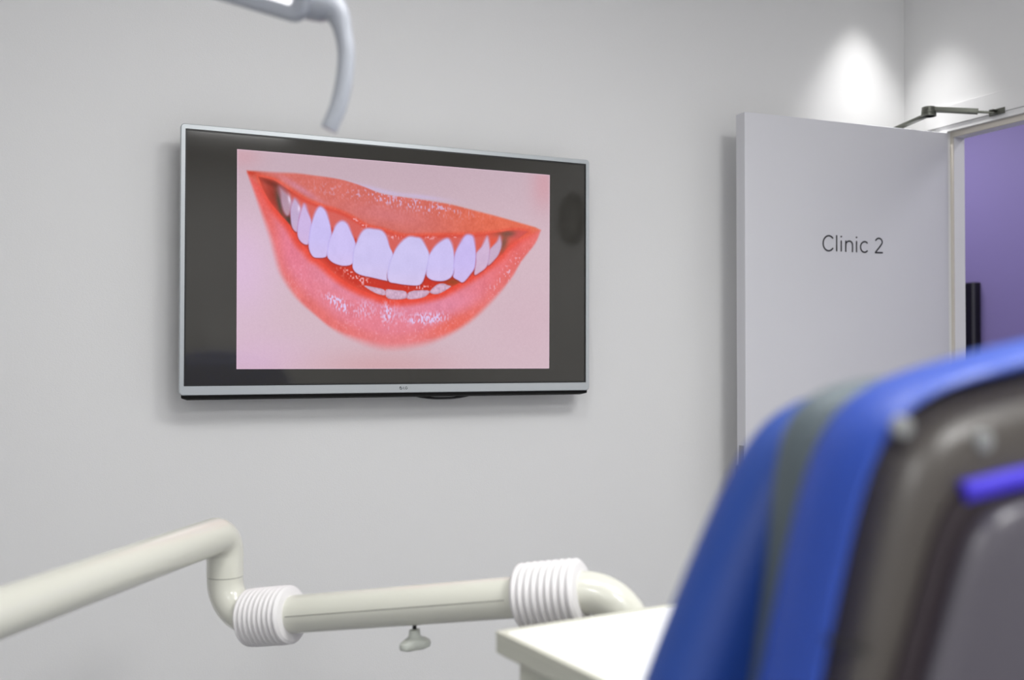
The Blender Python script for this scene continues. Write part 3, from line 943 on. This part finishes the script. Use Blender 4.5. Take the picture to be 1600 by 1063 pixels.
# fold of the liner at the near-left corner
liner = bake_origin(obj('tray_liner', ln, M['paper'], None, False))
tag(liner, 'plain white liner sheet lying on the cream cabinet top', 'liner')

# ------------------------------------------------------------------ dental chair, seen from behind its backrest
ANG = math.radians(20)
hF = Vector((FWD.x, FWD.y, 0)).normalized()
cu = (RGT * math.cos(ANG) + hF * math.sin(ANG)).normalized()
wh = (-RGT * math.sin(ANG) + hF * math.cos(ANG)).normalized()
TIL = math.radians(4)
cv = (Vector((0, 0, 1)) * math.cos(TIL) - wh * math.sin(TIL)).normalized()
cw = (wh * math.cos(TIL) + Vector((0, 0, 1)) * math.sin(TIL)).normalized()
O_C = P(1400, 610, 0.56)


def to_uv(px, py, w):
    p = on_plane(px, py, O_C + cw * w, cw) - O_C
    return (p.dot(cu), p.dot(cv))


UC = 0.235                                            # centre line of the backrest


def half_outline(pix, w, tail, u_top, v_top):
    """left half traced bottom to top, mirrored about the centre line -> closed loop"""
    left = [to_uv(x, y, w) for x, y in pix]
    (ua, va_), (ub, vb_) = left[0], left[1]
    du = (ub - ua) / (vb_ - va_)
    vbot = VB + (tail[0][1] - VB)
    tail = [(UC - 0.08, vbot - 0.004), (ua + du * (vbot - va_) + 0.035, vbot), (ua + du * (vbot + 0.03 - va_), vbot + 0.03), (ua + du * 0.5 * (vbot + 0.03 - va_), (vbot + 0.03 + va_) / 2)]
    (uy, vy), (uz, vz) = left[-2], left[-1]
    sl_t = (vz - vy) / (uz - uy) * 0.8
    ext = [(uz + (UC - uz) * f, vz + sl_t * (UC - uz) * (f - f * f / 2)) for f in (0.35, 0.7, 1.0)]
    left = tail + left + ext
    pts = left + [(2 * UC - u, v) for u, v in left[::-1] if abs(u - UC) > 1e-4]
    c = np.array(catmull(pts, 10, True))
    c = np.vstack([c, c[:1]])
    s = np.concatenate([[0], np.cumsum(np.linalg.norm(np.diff(c, axis=0), axis=1))])
    tt = np.linspace(0, s[-1], 241)[:-1]
    c = np.stack([np.interp(tt, s, c[:, 0]), np.interp(tt, s, c[:, 1])], 1)
    for _ in range(12):                       # relax traced kinks
        c = 0.5 * c + 0.25 * (np.roll(c, 1, 0) + np.roll(c, -1, 0))
    return [tuple(p) for p in c]


def slab(outline, prof, name, m, parent):
    """prof: list of (inset, w) from front to rear; stacked loops of the outline"""
    o = np.array(outline)
    n = len(o)
    t = np.roll(o, -1, 0) - np.roll(o, 1, 0)
    t /= np.linalg.norm(t, axis=1)[:, None] + 1e-9
    nr = np.stack([t[:, 1], -t[:, 0]], 1)
    ctr = o.mean(0)
    if np.sum(nr * (ctr - o)) < 0:
        nr = -nr
    bm = bmesh.new()
    rs = []
    p, last = o.copy(), 0.0
    for ins, w in prof:
        for _ in range(6):                    # march the loop inwards in small even steps
            t = np.roll(p, -1, 0) - np.roll(p, 1, 0)
            t /= np.linalg.norm(t, axis=1)[:, None] + 1e-9
            q_ = np.stack([t[:, 1], -t[:, 0]], 1)
            if np.sum(q_ * (p.mean(0) - p)) < 0:
                q_ = -q_
            p = p + q_ * (ins - last) / 6
            if ins != last:
                p = 0.8 * p + 0.1 * (np.roll(p, 1, 0) + np.roll(p, -1, 0))
        last = ins
        rs.append([bm.verts.new(O_C + cu * a_ + cv * b_ + cw * w) for a_, b_ in p])
    for a_, b_ in zip(rs[:-1], rs[1:]):
        for k in range(n):
            bm.faces.new((a_[k], a_[(k + 1) % n], b_[(k + 1) % n], b_[k]))
    for r_, s_ in ((rs[0], 1), (rs[-1], -1)):
        c_ = Vector((0, 0, 0))
        for v_ in r_:
            c_ += v_.co
        cvx = bm.verts.new(c_ / n)
        for k in range(n):
            bm.faces.new((r_[k], r_[(k + 1) % n], cvx)[::s_])
    return obj(name, bm, m, parent)


def rprof(w0, w1, r, steps=6):
    """rounded edge profile between w0 (front) and w1 (rear)"""
    out_ = []
    for k in range(steps + 1):
        a_ = math.pi / 2 * k / steps
        out_.append((r - r * math.sin(a_), w0 - r + r * math.cos(a_)))
    for k in range(steps + 1):
        a_ = math.pi / 2 * k / steps
        out_.append((r - r * math.cos(a_), w1 + r - r * math.sin(a_)))
    return out_


VB = -0.50
chair_c = O_C + cu * UC
chair = thing('dental_chair', (chair_c.x + wh.x * 0.2, chair_c.y + wh.y * 0.2, 0), 'blue upholstered dental chair with grey glossy back shell in the foreground', 'chair')
rim_pix = [(1204, 1063), (1242, 880), (1271, 760), (1300, 675), (1332, 630), (1378, 597), (1445, 575), (1520, 555), (1600, 532)]
rim = half_outline(rim_pix, 0.018, [(-0.12, VB), (-0.11, VB + 0.08)], UC, 0.062)


def loft_loops(seq, name, m, parent, caps=(True, True)):
    """seq: list of (loop A, loop B, blend, w) joined one after the other"""
    bm = bmesh.new()
    rs = []
    for A_, B_, t, w in seq:
        p = np.array(A_) * (1 - t) + np.array(B_) * t
        rs.append([bm.verts.new(O_C + cu * a_ + cv * b_ + cw * w) for a_, b_ in p])
    n = len(rs[0])
    for a_, b_ in zip(rs[:-1], rs[1:]):
        for k in range(n):
            bm.faces.new((a_[k], a_[(k + 1) % n], b_[(k + 1) % n], b_[k]))
    for r_, on, s_ in ((rs[0], caps[0], 1), (rs[-1], caps[1], -1)):
        if on:
            c_ = Vector((0, 0, 0))
            for v_ in r_:
                c_ += v_.co
            cx_ = bm.verts.new(c_ / n)
            for k in range(n):
                bm.faces.new((r_[k], r_[(k + 1) % n], cx_)[::s_])
    return obj(name, bm, m, parent)


inner = half_outline([(1281, 1063), (1321, 880), (1346, 770), (1366, 700), (1390, 652), (1428, 625), (1495, 607), (1600, 582)], 0.004, [(-0.085, VB + 0.03), (-0.08, VB + 0.09)], UC, 0.043)
gas_o = half_outline([(1392, 1063), (1430, 930), (1460, 820), (1476, 768), (1496, 750), (1540, 742), (1600, 728)], -0.021, [(-0.045, VB + 0.07), (-0.04, VB + 0.11)], UC, -0.012)
pan_o = half_outline([(1438, 1063), (1476, 930), (1504, 830), (1514, 802), (1533, 789), (1600, 774)], -0.021, [(-0.028, VB + 0.085), (-0.024, VB + 0.12)], UC, -0.030)
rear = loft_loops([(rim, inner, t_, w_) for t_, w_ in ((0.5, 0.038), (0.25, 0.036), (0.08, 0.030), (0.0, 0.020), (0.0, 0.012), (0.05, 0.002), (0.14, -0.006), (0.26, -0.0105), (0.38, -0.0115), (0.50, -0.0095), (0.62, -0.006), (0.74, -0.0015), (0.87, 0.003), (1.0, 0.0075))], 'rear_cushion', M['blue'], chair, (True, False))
core_pix = [(1188, 1063), (1214, 880), (1223, 760), (1228, 680), (1238, 637), (1262, 608), (1300, 596), (1345, 592), (1400, 590), (1470, 586)]
core = half_outline(core_pix, 0.05, [(-0.11, VB + 0.01), (-0.105, VB + 0.08)], UC, 0.030)
slab(core, rprof(0.066, 0.034, 0.008), 'core_band', M['grey_core'], chair)
cus_pix = [(1030, 1063), (1092, 900), (1146, 780), (1180, 700), (1204, 650), (1232, 622), (1275, 610), (1340, 606), (1450, 600)]
cus = half_outline(cus_pix, 0.085, [(-0.155, VB), (-0.15, VB + 0.06)], UC, 0.010)
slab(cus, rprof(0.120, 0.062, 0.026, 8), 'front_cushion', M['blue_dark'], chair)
# glossy shell with a raised centre panel
o = np.array(rim)
shell = loft_loops([(inner, gas_o, t_, w_) for t_, w_ in ((-0.10, 0.010), (-0.03, 0.006), (0.04, 0.002), (0.12, -0.0028), (0.2, -0.0075), (0.28, -0.012), (0.36, -0.0152), (0.46, -0.0178), (0.6, -0.0198), (0.8, -0.0208), (1.02, -0.021))], 'back_shell', M['shell'], chair)
gas = loft_loops([(gas_o, pan_o, t_, w_) for t_, w_ in ((0.0, -0.0205), (0.03, -0.0235), (0.3, -0.0245), (0.75, -0.0235), (1.0, -0.022))], 'panel_gasket', M['gasket'], chair, (False, False))
pan = slab(pan_o, [(0.0, -0.0205), (0.0, -0.026), (0.002, -0.0295), (0.006, -0.032), (0.012, -0.0335), (0.016, -0.034)], 'shell_panel', M['shell_panel'], chair)
vs = bmesh.new()  # violet reflection along the panel top, built as a coloured strip
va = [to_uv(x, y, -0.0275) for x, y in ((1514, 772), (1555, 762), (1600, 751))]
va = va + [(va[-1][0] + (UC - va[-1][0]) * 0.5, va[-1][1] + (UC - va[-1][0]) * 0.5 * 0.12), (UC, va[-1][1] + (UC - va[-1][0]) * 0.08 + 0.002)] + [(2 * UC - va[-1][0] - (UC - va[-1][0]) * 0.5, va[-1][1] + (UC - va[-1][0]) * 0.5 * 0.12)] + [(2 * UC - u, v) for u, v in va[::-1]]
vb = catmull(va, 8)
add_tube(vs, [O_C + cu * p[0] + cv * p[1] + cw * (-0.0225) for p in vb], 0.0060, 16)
obj('violet_reflection', vs, M['violet'], chair)['label'] = 'violet reflection on the shell, modelled as a strip'
sa, sb = to_uv(1288, 998, -0.0150), to_uv(1352, 1016, -0.0185)
obj('shell_seam', tube([O_C + cu * sa[0] + cv * sa[1] - cw * 0.0150, O_C + cu * sb[0] + cv * sb[1] - cw * 0.0205], 0.0012, 8), M['black'], chair)
for px, py, w_ in ((1412, 668, -0.0175), (1538, 690, -0.0205)):
    u_, v_ = to_uv(px, py, w_)
    c0 = O_C + cu * u_ + cv * v_ + cw * w_
    obj('screw_cap', tube([c0 + cw * 0.004, c0 - cw * 0.0005, c0 - cw * 0.0015, c0 - cw * 0.002], [0.0058, 0.0058, 0.0050, 0.002], 24), M['cap'], chair)
# lower part of the chair (below the frame)
low = O_C + cu * UC + cv * VB
seat_c = Vector((low.x + wh.x * 0.23, low.y + wh.y * 0.23, 0))
sm_ = Matrix(((cu.x, wh.x, 0, seat_c.x), (cu.y, wh.y, 0, seat_c.y), (0, 0, 1, 0), (0, 0, 0, 1)))
zs = low.z - 0.22
obj('seat', box((-0.25, -0.16, zs), (0.25, 0.14, zs + 0.09), 0.03, sm_, 5), M['blue'], chair)
obj('hinge_arm', box((-0.05, -0.22, zs - 0.03), (0.05, -0.17, low.z + 0.15), 0.012, sm_), M['grey_core'], chair)
obj('seat_frame', box((-0.17, -0.21, zs - 0.05), (0.17, 0.12, zs), 0.012, sm_), M['cream_plastic'], chair)
obj('pedestal', tube([(seat_c.x, seat_c.y, zs - 0.045), (seat_c.x, seat_c.y, 0.05)], [0.07, 0.09], 40), M['cream_plastic'], chair)
obj('floor_base', box((-0.20, -0.24, 0.0), (0.20, 0.13, 0.06), 0.02, sm_, 4), M['cream_plastic'], chair)

# ------------------------------------------------------------------ operating lamp at the top
D_L = 1.15
lamp = thing('operating_lamp', (0, 0, 0), 'grey dental operating lamp with a curved handle hanging above the television view', 'lamp')
k_ = D_L / F_PX
la_x = (RGT * math.cos(math.radians(15.5)) - UPV * math.sin(math.radians(15.5)) + FWD * 0.10).normalized()
tmp_up = (UPV * 1.0 - FWD * 0.55).normalized()
la_n = la_x.cross(tmp_up).normalized()          # out of the light face
if la_n.dot(CAM - P(400, 0, D_L)) < 0:
    la_n = -la_n
la_y = la_n.cross(la_x).normalized()
if la_y.dot(UPV) < 0:
    la_y = -la_y
corner = P(476, 43, D_L)
LW, LH = 0.30, 0.15
lc = corner - la_x * (LW / 2) + la_y * (LH / 2)
lamp.location = lc
lm = Matrix(((la_x.x, -la_n.x, la_y.x, lc.x), (la_x.y, -la_n.y, la_y.y, lc.y), (la_x.z, -la_n.z, la_y.z, lc.z), (0, 0, 0, 1)))   # local x, y = away from the light face, z
o_w = lambda d: rrect(LW - 2 * d, LH - 2 * d, max(0.018 - d, 0.004), 8)
head = loft([(o_w(0.019), 0.028), (o_w(0.019), 0.002), (o_w(0.016), 0.0), (o_w(0.006), 0.0), (o_w(0.0), 0.006), (o_w(0.0), 0.022), (o_w(0.008), 0.034), (o_w(0.035), 0.042)], lm, cap0=False)
obj('lamp_housing', head, M['lamp_body'], lamp)
rf = loft([(o_w(0.0192), 0.001), (o_w(0.026), 0.022), (o_w(0.030), 0.026)], lm, cap0=False)
obj('reflector', rf, M['chrome'], lamp)
for i, x in enumerate((-0.105, -0.036, 0.036, 0.103)):
    for z in (-0.027, 0.027):
        c0 = lm @ Vector((x, 0.024, z))
        obj('led_emitter', tube([c0, c0 + la_n * 0.010, c0 + la_n * 0.013], [0.020, 0.0195, 0.013], 32), M['led'], lamp)
hp2 = [(466, 0, 27), (495, 6, 27), (514, 10, 26), (528, 24, 19), (536, 50, 14.5), (541, 85, 13.5), (537, 130, 13.5), (528, 168, 13.5), (515, 199, 13.5)]
cp = catmull([(x, y, r) for x, y, r in hp2], 8)
hpath = [P(a_[0], a_[1], D_L + 0.012) for a_ in cp]
hrad = [a_[2] * k_ for a_ in cp]
hpath += [hpath[-1] + (hpath[-1] - hpath[-3]).normalized() * 0.003]
hrad += [hrad[-1] * 0.96]
obj('handle', tube(hpath, hrad, 36), M['lamp_body'], lamp)
back = lm @ Vector((0, 0.045, 0))
yoke = obj('lamp_joint', tube([lm @ Vector((0, 0.036, 0)), lm @ Vector((0, 0.075, 0))], 0.024, 28), M['lamp_body'], lamp)
b2 = lm @ Vector((0, 0.07, 0))
b3 = Vector((b2.x, b2.y, 2.35))
b4 = Vector((b2.x - 0.25, b2.y - 0.35, 2.35))
b5 = Vector((b4.x, b4.y, CEIL - 0.02))
obj('hanging_arm', tube([b2] + bend(b2, b3, b4, 0.06) + bend(b3, b4, b5, 0.06) + [b5], 0.017, 24), M['lamp_body'], lamp)
obj('ceiling_plate', tube([Vector((b4.x, b4.y, CEIL - 0.03)), Vector((b4.x, b4.y, CEIL - 0.0005))], [0.05, 0.07], 36), M['lamp_body'], lamp)

# ------------------------------------------------------------------ things behind the camera that the screen mirrors
ck = thing('wall_clock', (XR - 0.02, 0.02, 1.97), 'round dark rimmed wall clock on the side wall', 'clock')
ckc = Vector((XR, 0.02, 2.08))
rimb = bmesh.new()
prof = [(0.098, 0.001), (0.14, 0.001), (0.14, 0.02), (0.128, 0.032), (0.108, 0.030), (0.098, 0.012)]
rs_ = [[rimb.verts.new((ckc.x - d_, ckc.y + r_ * math.cos(2 * math.pi * k / 64), ckc.z + r_ * math.sin(2 * math.pi * k / 64))) for k in range(64)] for r_, d_ in prof]
for i in range(len(rs_)):
    a_, b_ = rs_[i], rs_[(i + 1) % len(rs_)]
    for k in range(64):
        rimb.faces.new((a_[k], a_[(k + 1) % 64], b_[(k + 1) % 64], b_[k]))
obj('clock_rim', rimb, M['clock_rim'], ck)
obj('clock_face', tube([(ckc.x - 0.002, ckc.y, ckc.z), (ckc.x - 0.010, ckc.y, ckc.z)], 0.099, 48), M['clock_face'], ck)
obj('hour_hand', box((ckc.x - 0.013, ckc.y - 0.004, ckc.z), (ckc.x - 0.011, ckc.y + 0.004, ckc.z + 0.055), 0), M['clock_rim'], ck, False)
obj('minute_hand', box((ckc.x - 0.016, ckc.y - 0.08, ckc.z - 0.003), (ckc.x - 0.014, ckc.y, ckc.z + 0.003), 0), M['clock_rim'], ck, False)
dp = thing('towel_dispenser', (1.05, YB + 0.05, 1.1), 'white paper towel dispenser on the wall behind', 'dispenser')
obj('cover', box((0.90, YB + 0.0005, 1.12), (1.20, YB + 0.12, 1.52), 0.02), M['frame_paint'], dp)
obj('outlet', box((0.93, YB + 0.02, 1.105), (1.17, YB + 0.10, 1.13), 0.004), M['black'], dp, False)
obj('lock', tube([(1.12, YB + 0.119, 1.22), (1.12, YB + 0.124, 1.22)], 0.02, 24), M['clock_rim'], dp)
